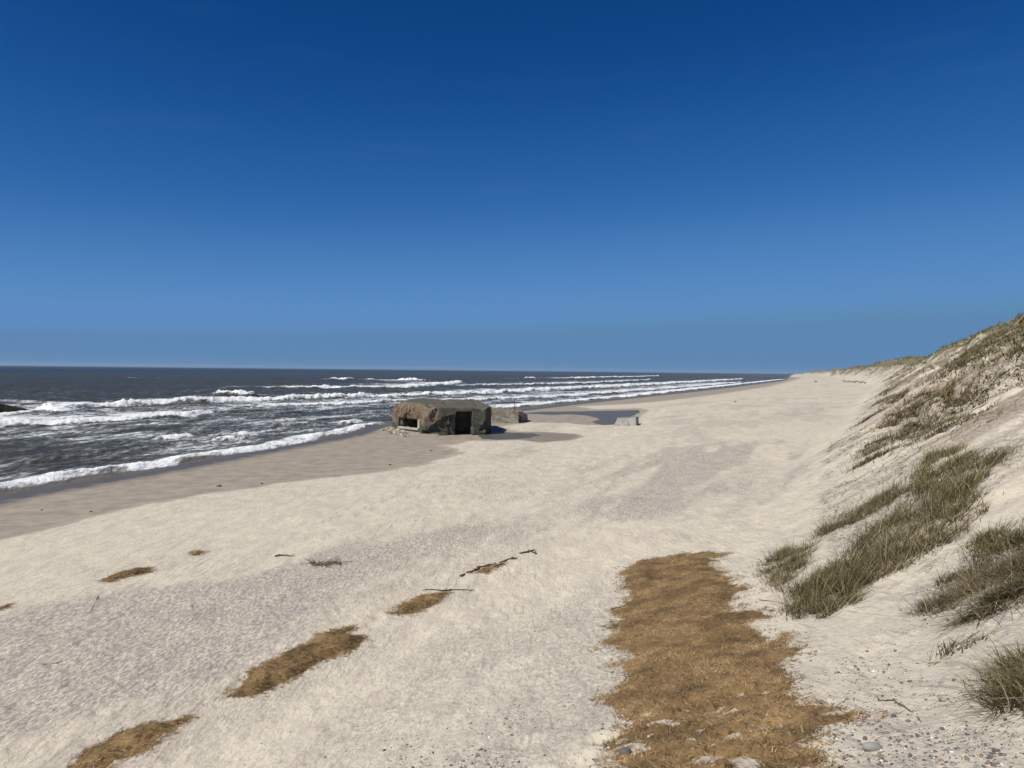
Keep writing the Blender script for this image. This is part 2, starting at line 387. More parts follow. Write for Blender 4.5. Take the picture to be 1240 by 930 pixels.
for pts, h, trail, st in CR:
    p = np.array(pts, float); a, b = ST(G(p[:, 0], p[:, 1], SEA+h*.4)); o_ = np.argsort(a); a, b = a[o_], b[o_]
    if len(a) == 2: a = np.array([a[0], a.mean(), a[1]]); b = np.array([b[0], b.mean()+.2, b[1]])
    tc = curve(list(zip(a, b)))(s_)
    ln = a[-1]-a[0]; e = min(.25*ln, 12)
    end = sst(a[0]-e*.3, a[0]+e, s_)*sst(a[-1]+e*.3, a[-1]-e, s_)
    sc_ = np.clip(rg[sm]/120, .6, 3)
    dt = t_-tc+wob*2.1*sc_+(vn(s_/1.3, t_*0, 116)-.5)*.5
    hh = h*end*(.75+.6*vn(s_/3.5, t_*0, 113))
    z_ += hh*(.62+.75*fbm(s_/1.1, t_/.5, 118, 3))*np.where(dt > 0, np.exp(-(dt/(.45+.45*h))**2), np.exp(-(dt/(1.5+1.6*h))**2))
    w_f = .7+.7*h
    w_f = w_f*(.45+1.1*vn(s_/4.5, t_*0, 114)); trail = trail*(.35+1.3*fbm(s_/6, t_*0, 115, 2))
    f = np.where(dt > 0, np.exp(-(dt/w_f)**4), np.exp(-(np.maximum(-dt-.5-.7*h, 0)/(2.3*trail))**1.3))*end*st*(.86+.28*vn(s_/2.2, t_/.8, 117))
    f_ = np.maximum(f_, f)
z_ += (fbm(s_/.55, t_/.3, 119, 3)-.5)*.28*sst(.6, 1, f_)*fade
surf = sst(-95, -60, u_)*sst(0, -6, u_)*(1-sst(300, 900, s_)*.3)
f_ = np.maximum(f_, .50*surf*(.40+1.05*fbm(s_/14, t_/5, 121, 3)))
f_ = np.maximum(f_, .30*sst(-400, -90, u_)*deep)
# spray thrown up at the end of the sunken bunker
for px, py, hh, ww in ((44, 497.5, .5, .8), (50, 496.5, .9, .8), (57, 496, 1.15, 1.0), (64, 496.5, .95, .9), (71, 499, .4, .9)):
    g = G(px, py, SEA); dd = (X[sm]-g[0])**2+(Y[sm]-g[1])**2
    e = np.exp(-(dd/ww**2)**1.5)*(.3+1.4*fbm(X[sm]*2.6, Y[sm]*2.6, 131, 3)); z_ += hh*e; f_ = np.maximum(f_, np.clip(e*4, 0, 1.3))
# thin sheet of wash running up the sand
z_ = np.where(u_ > -3, np.maximum(z_*0+SEA+(z_-SEA)*sst(1.5, -2, u_), SEA), z_)
Zs[sm] = z_; foam[sm] = f_
swash = np.zeros(X.shape); swash[sm] = sst(-6, -1.5, u_)
m = NT('sea_water')
fo, sw = m.attr('foam'), m.attr('swash')
c0 = m.coord(); cs = m.coord(rot=-A21, scale=(1, .38, 1))
n1 = m.noise(cs, 2.4, 5, .68, .4); n2 = m.noise(cs, .45, 4, .6, .3); n3 = m.noise(cs, .09, 3, .6)
nn = m.mth('ADD', m.mth('ADD', m.mth('MULTIPLY', n1, .5), m.mth('MULTIPLY', n2, .35)), m.mth('MULTIPLY', n3, .15))
thr = m.mth('SUBTRACT', .745, m.mth('MULTIPLY', fo, .42))
fm = m.ramp(m.mth('SUBTRACT', nn, thr), -.035, .10); film = m.mth('MULTIPLY', m.ramp(m.mth('SUBTRACT', nn, thr), -.13, .06), .48)
geo = m.n('CameraData').outputs['View Distance'] if False else None
wat = m.mix(m.noise(cs, .02, 3, .5), (.034, .036, .030), (.054, .049, .036))
wat = m.mix(m.attr('deep'), wat, (.006, .020, .024))
wat = m.mix(sw, wat, (.135, .125, .11))
col = m.mix(film, wat, (.40, .43, .45)); col = m.mix(m.mth('MULTIPLY', fm, .96), col, (.80, .82, .82))
rough = m.mth('ADD', .24, m.mth('MULTIPLY', fm, .7))
b1 = m.bump(m.noise(cs, 1.1, 6, .65, .5), 1.0, .35)
b2 = m.bump(m.mth('ADD', n1, m.mth('MULTIPLY', fm, .5)), .8, .12, b1)
m.bsdf(col, rough, b2, .05, IOR=m.mth('SUBTRACT', 1.10, m.mth('MULTIPLY', sw, .05)))
sheet('sea', (uq.max(1) < 2.5), Zs, dict(foam=foam, swash=swash, deep=sst(-350, -1100, Ug)), m.m)

# standing water in the hollows
m = NT('still_water'); n = m.noise(m.coord(), 2.2, 3, .5)
m.bsdf((.10, .094, .085), .22, m.bump(n, .6, .04), .05, IOR=1.07); M_pool = m.m
for poly, lv in ((LAGOON, .03), (POOL2, .0)):
    c = poly.mean(0); g = np.linspace(0, 1, 60)
    dirs = poly-c; P2 = c+dirs*(1+.9/np.maximum(np.hypot(*dirs.T), 1)[:, None])
    o = mesh_np('pool', np.c_[P2, np.full(len(P2), lv)], np.arange(len(P2))[::-1] if False else np.arange(len(P2)), [len(P2)], M_pool, smooth=False)
    tag(o, kind='structure')

# ---------------------------------------------------------------- concrete ruins
def mat_concrete(name, a, b, pale, algae):
    m = NT(name); rust, low, gtop = m.attr('rust'), m.attr('low'), m.attr('roof')
    c0 = m.coord(); cv = m.coord(scale=(1, 1, .16))
    n1 = m.noise(c0, 1.1, 5, .65); n2 = m.noise(cv, 2.6, 4, .65); n3 = m.noise(c0, 6, 4, .7)
    col = m.mix(m.ramp(n1, .35, .65), a, b)
    col = m.mix(m.mth('MULTIPLY', m.ramp(n2, .56, .72), .6), col, pale)
    col = m.mix(m.mth('MULTIPLY', m.ramp(n2, .45, .3), .55), col, (.05, .05, .042))
    col = m.mix(m.mth('MULTIPLY', gtop, m.ramp(n3, .35, .6)), col, m.mix(n1, (.075, .074, .05), (.165, .15, .11)))
    rr = m.mth('MULTIPLY', rust, m.ramp(m.mth('ADD', m.mth('MULTIPLY', n2, .75), m.mth('MULTIPLY', n3, .25)), .42, .56))
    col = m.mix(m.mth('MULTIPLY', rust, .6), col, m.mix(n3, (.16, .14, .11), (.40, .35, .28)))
    col = m.mix(rr, col, m.mix(n3, (.085, .052, .03), (.22, .132, .07)))
    col = m.mix(m.mth('MULTIPLY', low, .9), col, algae)
    m.bsdf(col, .88, m.bump(m.mth('ADD', n3, m.mth('MULTIPLY', n2, .8)), .9, .12), .25); return m.m
M_conc = mat_concrete('weathered_concrete', (.060, .060, .049), (.115, .112, .09), (.28, .265, .22), (.035, .036, .026))
M_conc2 = mat_concrete('pale_concrete', (.23, .215, .185), (.33, .31, .27), (.42, .40, .36), (.10, .095, .075))
M_conc3 = mat_concrete('grey_concrete', (.30, .295, .28), (.37, .365, .345), (.45, .44, .42), (.13, .125, .105))
M_wet = mat_concrete('wet_black_concrete', (.012, .012, .01), (.022, .021, .016), (.03, .03, .022), (.014, .016, .01))

def prism(poly, z0, tops, bev=()):
    bm = bmesh.new(); n = len(poly)
    lo = [bm.verts.new((p[0], p[1], z0)) for p in poly]; hi = [bm.verts.new((p[0], p[1], t)) for p, t in zip(poly, tops)]
    bm.faces.new(lo[::-1]); bm.faces.new(hi)
    for i in range(n): bm.faces.new((lo[i], lo[(i+1) % n], hi[(i+1) % n], hi[i]))
    bmesh.ops.recalc_face_normals(bm, faces=bm.faces)
    es = []
    for i, r in bev:
        bm.edges.ensure_lookup_table()
        e = bm.edges.get((hi[i], hi[(i+1) % n])) if hi[i].is_valid and hi[(i+1) % n].is_valid else None
        if e: es.append((e, r))
    if es:
        bmesh.ops.bevel(bm, geom=[e for e, r in es], offset=es[0][1], segments=6, profile=.5, affect='EDGES')
    return bm
def ruin(name, bm, cuts, voxel, rough, mat, parent, fn=None, seed=0):
    me = bpy.data.meshes.new('tmp'); bm.to_mesh(me); bm.free()
    o = bpy.data.objects.new('tmp', me); COL.objects.link(o); tmp = [o]
    for cb in cuts:
        m2 = bpy.data.meshes.new('cut'); cb.to_mesh(m2); cb.free()
        c = bpy.data.objects.new('cut', m2); COL.objects.link(c); tmp.append(c)
        md = o.modifiers.new('b', 'BOOLEAN'); md.object = c; md.operation = 'DIFFERENCE'; md.solver = 'EXACT'
    md = o.modifiers.new('r', 'REMESH'); md.mode = 'VOXEL'; md.voxel_size = voxel
    bpy.context.view_layer.update()
    ev = o.evaluated_get(bpy.context.evaluated_depsgraph_get())
    me2 = bpy.data.meshes.new_from_object(ev)
    for x in tmp: bpy.data.objects.remove(x, do_unlink=True)
    me2.name = name
    n = len(me2.vertices); V = np.zeros(n*3, np.float32); me2.vertices.foreach_get('co', V); V = V.reshape(-1, 3).astype(float)
    N = np.zeros(n*3, np.float32); me2.vertices.foreach_get('normal', N); N = N.reshape(-1, 3).astype(float)
    a = V[:, 0]*.8+V[:, 1]*.6; b = V[:, 2]+V[:, 0]*.37-V[:, 1]*.21; c = V[:, 1]*.9-V[:, 0]*.5
    d = (fbm(a/1.3, b/1.1, seed+1, 4)-.5)*rough+(fbm(c/.5, b/.35, seed+5, 3)-.5)*rough*.6
    d -= rough*.9*sst(.62, .75, fbm(a/.8, c/.8+b, seed+9, 3))
    V2 = V+N*d[:, None]
    at_ = dict(rust=np.zeros(n), low=sst(.45, .0, V[:, 2]+.4*(vn(a*2, b*2, seed+3)-.5)), roof=sst(.55, .9, N[:, 2]))
    if fn: fn(V, N, at_)
    me2.vertices.foreach_set('co', V2.astype(np.float32).ravel())
    for k, v in at_.items():
        t = me2.attributes.new(k, 'FLOAT', 'POINT'); t.data.foreach_set('value', v.astype(np.float32))
    for p in me2.polygons: p.use_smooth = True
    me2.materials.clear(); me2.materials.append(mat); me2.update()
    ob = bpy.data.objects.new(name, me2); COL.objects.link(ob)
    if parent: ob.parent = parent; ob.location = -Vector(parent.location)
    return ob
def box_bm(o, u, v, w):                    # a box from the corner o along three vectors
    bm = bmesh.new(); o, u, v, w = map(np.array, (o, u, v, w))
    vs = [bm.verts.new(tuple(o+u*i+v*j+w*k)) for k in (0, 1) for j in (0, 1) for i in (0, 1)]
    for f in ((0, 2, 3, 1), (4, 5, 7, 6), (0, 1, 5, 4), (1, 3, 7, 5), (3, 2, 6, 7), (2, 0, 4, 6)): bm.faces.new([vs[i] for i in f])
    bmesh.ops.recalc_face_normals(bm, faces=bm.faces); return bm
def tube(bm, pts, radii, n=6):
    pts = [Vector(p) for p in pts]; rings = []
    for i, p in enumerate(pts):
        d = (pts[min(i+1, len(pts)-1)]-pts[max(i-1, 0)]).normalized()
        a = d.cross(Vector((.3, .2, 1))).normalized(); b = d.cross(a)
        rings.append([bm.verts.new(p+(a*math.cos(k*6.2832/n)+b*math.sin(k*6.2832/n))*radii[i]) for k in range(n)])
    for r0, r1 in zip(rings, rings[1:]):
        for k in range(n): bm.faces.new((r0[k], r0[(k+1) % n], r1[(k+1) % n], r1[k]))
    bm.faces.new(rings[0][::-1]); bm.faces.new(rings[-1])

C0, U = BK['C0'], BK['U']
V_ = np.array([-.60, .80]); C1 = C0+U*6.6; C2 = C0+V_*7.5
C5 = C1+np.array([.10, 1.0])*4.5; C3 = C5+np.array([-1.7, 5.0]); C4 = C2+np.array([.25, .97])*5.0
bk = empty('bunker', (C0[0], C0[1], 0))
tag(bk, 'large dark concrete bunker with a rust-streaked rounded side and a black wall slot', 'bunker')
nl = np.array([-.8, -.6])
def P3(xy, z): return (xy[0], xy[1], z)
bm = prism([C0, C1, C5, C3, C4, C2], -1.3, [3.0, 2.85, 2.8, 3.3, 3.55, 3.5], bev=[(5, 1.55), (4, 1.55)])
cuts = []
e0 = C0+V_*1.7; ez = .68                   # wall slot, its mouth wider than its throat
for dep, gr, lift in ((.35, .3, .12), (.9, 0, 0)):
    a = e0-V_*gr-np.array(nl)*-.0+nl*.4
    cuts.append(box_bm(P3(a, ez-lift), P3(V_*(3.9+2*gr), 0), P3(-nl*(dep+.4), 0), (0, 0, .82+1.6*lift)))
cuts.append(box_bm(P3(e0-nl*.5, ez-1.1), P3(V_*3.9, 0), P3(-nl*4.6, 0), (0, 0, 1.9)))
nf = np.array([U[1], -U[0]])
a = C0+U*3.35+nf*.5                        # doorway torn open in the front
cuts.append(box_bm(P3(a, -.6), P3(U*1.75, 0), P3(-nf*3.2, 0), (0, 0, 3.1)))
a = C0+U*2.5+nf*.5
cuts.append(box_bm(P3(a, -.4), P3(U*1.0, 0), P3(-nf*.95, 0), (.1, 0, 2.5)))
cb = bmesh.new()                           # broken lower front under a slanting crack
tri = [(.35, .15), (2.55, .15), (2.55, 2.0), (1.9, 1.85), (.55, .85)]
lo = [cb.verts.new(P3(C0+U*x+nf*.5, z)) for x, z in tri]; hi = [cb.verts.new(P3(C0+U*x-nf*.28, z)) for x, z in tri]
cb.faces.new(lo); cb.faces.new(hi[::-1])
for i in range(5): cb.faces.new((lo[i], hi[i], hi[(i+1) % 5], lo[(i+1) % 5]))
bmesh.ops.recalc_face_normals(cb, faces=cb.faces); cuts.append(cb)
a = C0+V_*-.3+nl*.4
cuts.append(box_bm(P3(a, -.2), P3(V_*.95, 0), P3(-nl*.9, 0), (0, 0, .72)))
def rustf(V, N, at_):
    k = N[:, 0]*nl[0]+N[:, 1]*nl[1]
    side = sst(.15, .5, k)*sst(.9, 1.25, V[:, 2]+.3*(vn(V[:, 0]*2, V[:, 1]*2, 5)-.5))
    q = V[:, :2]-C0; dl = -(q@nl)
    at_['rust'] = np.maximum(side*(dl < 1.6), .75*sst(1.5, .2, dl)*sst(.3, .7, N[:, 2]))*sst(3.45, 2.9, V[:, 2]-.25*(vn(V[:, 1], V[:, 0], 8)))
    qu = q@U
    at_['rust'] *= sst(2.2, .4, qu)
    at_['low'] = np.maximum(at_['low']*.8, .85*sst(-2.6, -3.4, (q@nf)*1.0)*(qu > 3)*0)
ruin('wall', bm, cuts, .08, .27, M_conc, bk, rustf, 200)
off = Vector(bk.location)
def child_box(name, bm, mat, par, sub=0.0):
    for v in bm.verts: v.co += Vector((rng.normal(0, sub), rng.normal(0, sub), rng.normal(0, sub)))-par.location
    bmesh.ops.bevel(bm, geom=list(bm.edges), offset=.04, segments=1, affect='EDGES')
    return mesh_bm(name, bm, mat, par)
M_pale = mat_stone('pale_mortar', (.30, .27, .22), (.47, .43, .36), 3, .9)
child_box('sill', box_bm(P3(e0-V_*.3+nl*.12, ez-.32), P3(V_*4.5, 0), P3(-nl*.4, 0), (0, 0, .22)), M_pale, bk, .02)
child_box('jamb', box_bm(P3(e0-V_*.62+nl*.07, ez-.1), P3(V_*.36, 0), P3(-nl*.4, 0), (0, 0, 1.05)), M_pale, bk, .02)
child_box('plinth', box_bm(P3(C0+V_*.75+nl*.3, -.7), P3(V_*6.2, 0), P3(-nl*.6, 0), (0, 0, .86)), M_conc2, bk, .03)
for k in range(26):                        # bare reinforcing bars left hanging over the side
    b = .5+rng.uniform(0, 6.6); zt = rng.uniform(2.0, 3.0); ln = rng.uniform(.35, .85)
    inn = .02+ (max(0, zt-2.4)**1.6)*.75
    p0 = C0+V_*b-nl*inn; p1 = C0+V_*(b+rng.normal(0, .12))+nl*(.07+rng.uniform(0, .08))
    bm = bmesh.new(); o3 = np.array(bk.location)
    tube(bm, [np.array(P3(p0, zt+.08))-o3, np.array(P3((p0+p1)/2+nl*.1, zt-ln*.35))-o3, np.array(P3(p1, zt-ln))-o3], [.03, .032, .026])
    mesh_bm('rebar', bm, M_rust, bk, True)

# second ruin behind it
g0, g1, g2 = G(586, 513.5, 0), G(628, 514, 0), G(639, 511.5, 0)
b2 = empty('bunker_fragment', (*((g0+g1)/2), 0))
tag(b2, 'low crumbling bunker fragment with a thin iron rod standing on its top', 'bunker')
bm = prism([g0, g1, g2, g2+np.array([-.8, 3.2]), g0+np.array([-.6, 4.2])], -.8, [1.75, 1.75, 1.15, 1.5, 2.05])
e = (g2-g1)/np.hypot(*(g2-g1)); ne = np.array([e[1], -e[0]])
c = box_bm(P3(g1+e*.18+ne*.6, -.3), P3(e*1.5, 0), P3(-ne*1.6, 0), (0, 0, 1.45))
def f2(V, N, at_):
    at_['rust'] = .7*sst(1.05, 1.4, V[:, 2]+.5*(vn(V[:, 0]*3, V[:, 1]*3, 77)-.5)); at_['roof'] *= .4
    at_['low'] = np.maximum(at_['low']*.5, 0)
ruin('wall', bm, [c], .07, .24, M_conc2, b2, f2, 300)
g = G(623.3, 497, 1.75); o3 = np.array(b2.location)
bm = bmesh.new(); p = np.array([*(g1+np.array([-.55, .5])), 1.45])-o3
tube(bm, [p, p+np.array([.02, 0, .9]), p+np.array([-.02, 0, 1.72])], [.05, .045, .04]); mesh_bm('iron_rod', bm, M_rust, b2, True)

# tilted block by the pool
g0, g1, g2 = G(741, 519.5, 0), G(771, 520, 0), G(776, 518.5, 0)
lean = np.array([.25, .75])
bm = bmesh.new()
vs = [bm.verts.new(P3(p, z)) for p, z in ((g0, -.5), (g1, -.5), (g2+np.array([.1, 1.6]), -.5), (g0+np.array([.6, 2.6]), -.5),
      (g0+np.array([.75, .9]), 1.25), (g1+np.array([.0, .75]), 1.42), (g2+np.array([.0, 1.7]), 1.35), (g0+np.array([1.0, 2.4]), 1.3))]
for f in ((3, 2, 1, 0), (4, 5, 6, 7), (0, 1, 5, 4), (1, 2, 6, 5), (2, 3, 7, 6), (3, 0, 4, 7)): bm.faces.new([vs[i] for i in f])
bmesh.ops.recalc_face_normals(bm, faces=bm.faces)
c = box_bm(P3(g0+np.array([1.15, -.6]), -.4), (.75, 0, 0), (0, 1.1, 0), (0, 0, .62))
tag(ruin('concrete_block', bm, [c], .06, .06, M_conc3, None, None, 400), 'pale grey tilted concrete block half sunk in sand beside the still pool', 'block')

# slab awash in the surf
g0 = G(-55, 499.5, SEA); g1 = G(34, 499.2, SEA)
ex = g1-g0; ey = np.array([-.35, .94])*3.2
P = [g0, g0+ex*.62, g1, g1+ey*.5, g0+ey]
bm = prism(P, -1.5, [1.15, 1.1, .15, .2, 1.3])
tag(ruin('sunken_bunker', bm, [], .12, .16, M_wet, None, None, 500), 'black wedge-shaped slab awash in the surf next to bursting spray', 'ruin')

# ---------------------------------------------------------------- stones
def stone_mesh(seed, sub=2, sq=(.75, .5)):
    bm = bmesh.new(); bmesh.ops.create_icosphere(bm, subdivisions=sub, radius=1)
    r = np.random.default_rng(seed); A = r.normal(0, 1, (5, 3)); ph = r.uniform(0, 6, 5)
    for v in bm.verts:
        c = np.array(v.co); k = 1+sum(.09*math.sin(c@a*1.6+p) for a, p in zip(A, ph)); v.co = Vector((c[0]*k, c[1]*k*sq[0], c[2]*k*sq[1]))
    me = bpy.data.meshes.new('pebble'); bm.to_mesh(me); bm.free()
    for p in me.polygons: p.use_smooth = True
    return me
SM = [stone_mesh(i, 2, (random.uniform(.6, .9), random.uniform(.4, .65))) for i in range(8)]
def variant(me, mat):
    m = me.copy(); m.materials.clear(); m.materials.append(mat); return m
KIND = {k: [variant(me, mt) for me in SM] for k, mt in (('dark', M_dark), ('brown', M_brown), ('grey', M_grey), ('shell', M_shell), ('rubble', M_brown), ('pale', M_pale))}
def stone(name, kind, p, size, label, cat, group=None, rz=None, lift=.25):
    o = bpy.data.objects.new(name, random.choice(KIND[kind])); COL.objects.link(o)
    o.location = (p[0], p[1], p[2]+size*lift); o.scale = (size,)*3
    o.rotation_euler = (random.uniform(-.3, .3), random.uniform(-.3, .3), random.uniform(0, 6.28) if rz is None else rz)
    return tag(o, label, cat, group)
p = at([757], [912])[0]; stone('beach_stone', 'dark', p, .085, 'largest smooth blue-black stone beside the big seaweed mat', 'stone', None, .6)
p = at([1057], [908])[0]; stone('beach_stone', 'grey', p, .085, 'flat pale grey stone below the tip of the big seaweed mat', 'stone', None, .1)
for px, py, sz, lab in ((522, 546, .13, 'small dark stone on wet sand in front of the large bunker'), (472, 563, .11, 'dark stone on wet sand well left of the large bunker front'),
        (265, 589, .13, 'dark stone on the wet sand strip below the middle of the surf'), (317, 586, .10, 'small dark stone on the edge of the wet sand strip'),
        (50, 618, .08, 'lone dark stone on smooth wet sand at far left'), (110, 620, .07, 'tiny dark stone on smooth wet sand'),
        (890, 487, .4, 'dark lump lying alone on the wide pale beach'), (988, 462.5, 1.1, 'dark lump on the far beach near the hazy end')):
    stone('beach_stone', 'dark', at([px], [py])[0], sz, lab, 'stone')
for k in range(26):
    w = rng.uniform(0, 1); px = 464+34*w; py = 521+6*w+rng.uniform(-4, 4)
    stone('rubble_stone', random.choice(['pale', 'pale', 'brown']), at([px], [py])[0], rng.uniform(.14, .32), 'broken pale lump in the rubble heaped at the rusty side of the large bunker', 'stone', 'rubble at the foot of the bunker', lift=.2)
# far lumps of fallen turf below the distant dunes
for k in range(26):
    px = 1021+27*rng.uniform(0, 1); py = 461.8+ (px-1021)*.05+rng.uniform(-.6, 1.2)
    stone('turf_clod', random.choice(['dark', 'pale', 'brown']), at([px], [py])[0], rng.uniform(.6, 1.3), 'lump of fallen turf strewn below the distant dunes', 'clod', 'fallen turf under the far dunes')
# pebbles: the 300 that show largest stand alone, the rest is gravel
def pick(n):                               # measured drifts of pebbles: centre, spread, share
    G_ = np.array([(610, 925, 85, 26, .25), (760, 900, 30, 70, .05), (1060, 880, 70, 45, .22), (1160, 900, 70, 40, .16), (1050, 815, 60, 28, .09), (640, 850, 95, 55, .09), (700, 800, 45, 70, .06), (430, 870, 120, 45, .05), (520, 800, 160, 70, .03)])
    z = rng.choice(len(G_), n, p=G_[:, 4]/G_[:, 4].sum()); px = rng.normal(G_[z, 0], G_[z, 2]); py = rng.normal(G_[z, 1], G_[z, 3])
    k = (py > 640) & (py < 960) & (px > 60) & (px < 1260); return px[k], py[k]
px, py = pick(9500); keep = fbm(px/60, py/30, 611, 3) > rng.uniform(.25, .6, len(px)); px, py = px[keep], py[keep]
PB = at(px, py); size = np.clip(rng.lognormal(-4.65, .45, len(px)), .004, .03)
kinds = rng.choice(['dark', 'brown', 'grey', 'shell'], len(px), p=[.47, .27, .21, .05])
app = size/np.hypot(PB[:, 0], PB[:, 1]); order = np.argsort(-app)
LAB = dict(dark='small dark stone scattered on the pale foreground sand', brown='small brown stone scattered on the pale foreground sand', grey='small grey stone scattered on the pale foreground sand', shell='small white shell fragment scattered on the pale foreground sand')
for i in order[:290]:
    k = kinds[i]; stone('shell' if k == 'shell' else 'pebble', k, PB[i], size[i], LAB[k], 'shell' if k == 'shell' else 'pebble', {'shell': 'shells', 'dark': 'dark pebbles', 'brown': 'brown pebbles', 'grey': 'grey pebbles'}[k]+' on the foreground sand')
bm = bmesh.new(); bmesh.ops.create_icosphere(bm, subdivisions=1, radius=1); bm.verts.ensure_lookup_table()
IV = np.array([v.co[:] for v in bm.verts]); IF = np.array([[v.index for v in f.verts] for f in bm.faces]); bm.free()
rest = order[290:]; n = len(rest); a = rng.uniform(0, 6.28, n)
loc = IV[None]*(1+rng.normal(0, .15, (n, len(IV), 1)))*np.stack([size[rest], size[rest]*.75, size[rest]*.5], -1)[:, None, :]
x = loc[..., 0]*np.cos(a)[:, None]-loc[..., 1]*np.sin(a)[:, None]; y = loc[..., 0]*np.sin(a)[:, None]+loc[..., 1]*np.cos(a)[:, None]
V = np.stack([x, y, loc[..., 2]], -1)+PB[rest][:, None, :]
tc = {'dark': (.10, .10, .105), 'brown': (.22, .165, .12), 'grey': (.27, .265, .255), 'shell': (.7, .68, .64)}
tint = np.array([tc[kinds[i]] for i in rest])[:, None, :]*rng.uniform(.7, 1.3, (n, 1, 1))*np.ones((n, len(IV), 1))
M_grav = mat_attr('gravel', .8, .2)
tag(mesh_np('gravel', V.reshape(-1, 3), (IF[None]+np.arange(n)[:, None, None]*len(IV)).ravel(), np.full(n*len(IF), 3), M_grav, attrs=dict(tint=tint.reshape(-1, 3))),
    'fine scattered gravel on the foreground sand', 'gravel', kind='stuff')

# ---------------------------------------------------------------- strips: grass blades and wrack fibres
def strips(bases, dirs, length, width, droop, tints, segs=3):
    n = len(bases); t = np.linspace(0, 1, segs+1)
    up = np.array([0, 0, 1.0]); hd = dirs.copy(); hd[:, 2] = 0; hd /= np.maximum(np.linalg.norm(hd, axis=1), 1e-6)[:, None]
    side = np.stack([-hd[:, 1], hd[:, 0], 0*hd[:, 0]], -1)
    tw = rng.uniform(-.6, .6, n); side = side*np.cos(tw)[:, None]+hd*np.sin(tw)[:, None]
    P = bases[:, None, :]+dirs[:, None, :]*(length[:, None]*t)[..., None]
    P = P+hd[:, None, :]*((length*droop*.6)[:, None]*t**2)[..., None]-up*((length*droop*.5)[:, None]*t**2.2)[..., None]
    w = width[:, None]*(1-t*.85)*.5
    V = np.stack([P-side[:, None]*w[..., None], P+side[:, None]*w[..., None]], 2).reshape(n, -1, 3)
    k = np.arange(segs)*2
    f = np.stack([k, k+1, k+3, k+2], -1)
    Fc = (f[None]+np.arange(n)[:, None, None]*(2*(segs+1))).ravel()
    T = np.repeat(tints[:, None, :], 2*(segs+1), 1).reshape(-1, 3)
    return V.reshape(-1, 3), Fc, np.full(n*segs, 4), T
GREEN = np.array([(.088, .092, .02), (.13, .122, .03), (.05, .05, .014), (.20, .17, .06)])
STRAW = np.array([(.30, .245, .13), (.24, .19, .105), (.42, .345, .205), (.17, .135, .085)])
GREY = np.array([(.13, .095, .055), (.20, .155, .095), (.08, .058, .034)])
def tints(n, g, s):                        # share of green, of straw; the rest is grey-brown
    u = rng.uniform(0, 1, n); out = GREY[rng.integers(0, 3, n)]
    out = np.where((u < g+s)[:, None], STRAW[rng.integers(0, 4, n)], out); out = np.where((u < g)[:, None], GREEN[rng.integers(0, 4, n)], out)
    return out*rng.uniform(.75, 1.25, (n, 1))
def inpoly(poly, n):
    lo, hi = poly.min(0), poly.max(0); out = np.zeros((0, 2))
    while len(out) < n:
        p = rng.uniform(lo, hi, (n*2, 2)); out = np.r_[out, p[sdf(p[:, 0], p[:, 1], poly) < 0]]
    return out[:n]
WIND = np.array([.93, .36])                # the sea wind lays the blades over, up the slope
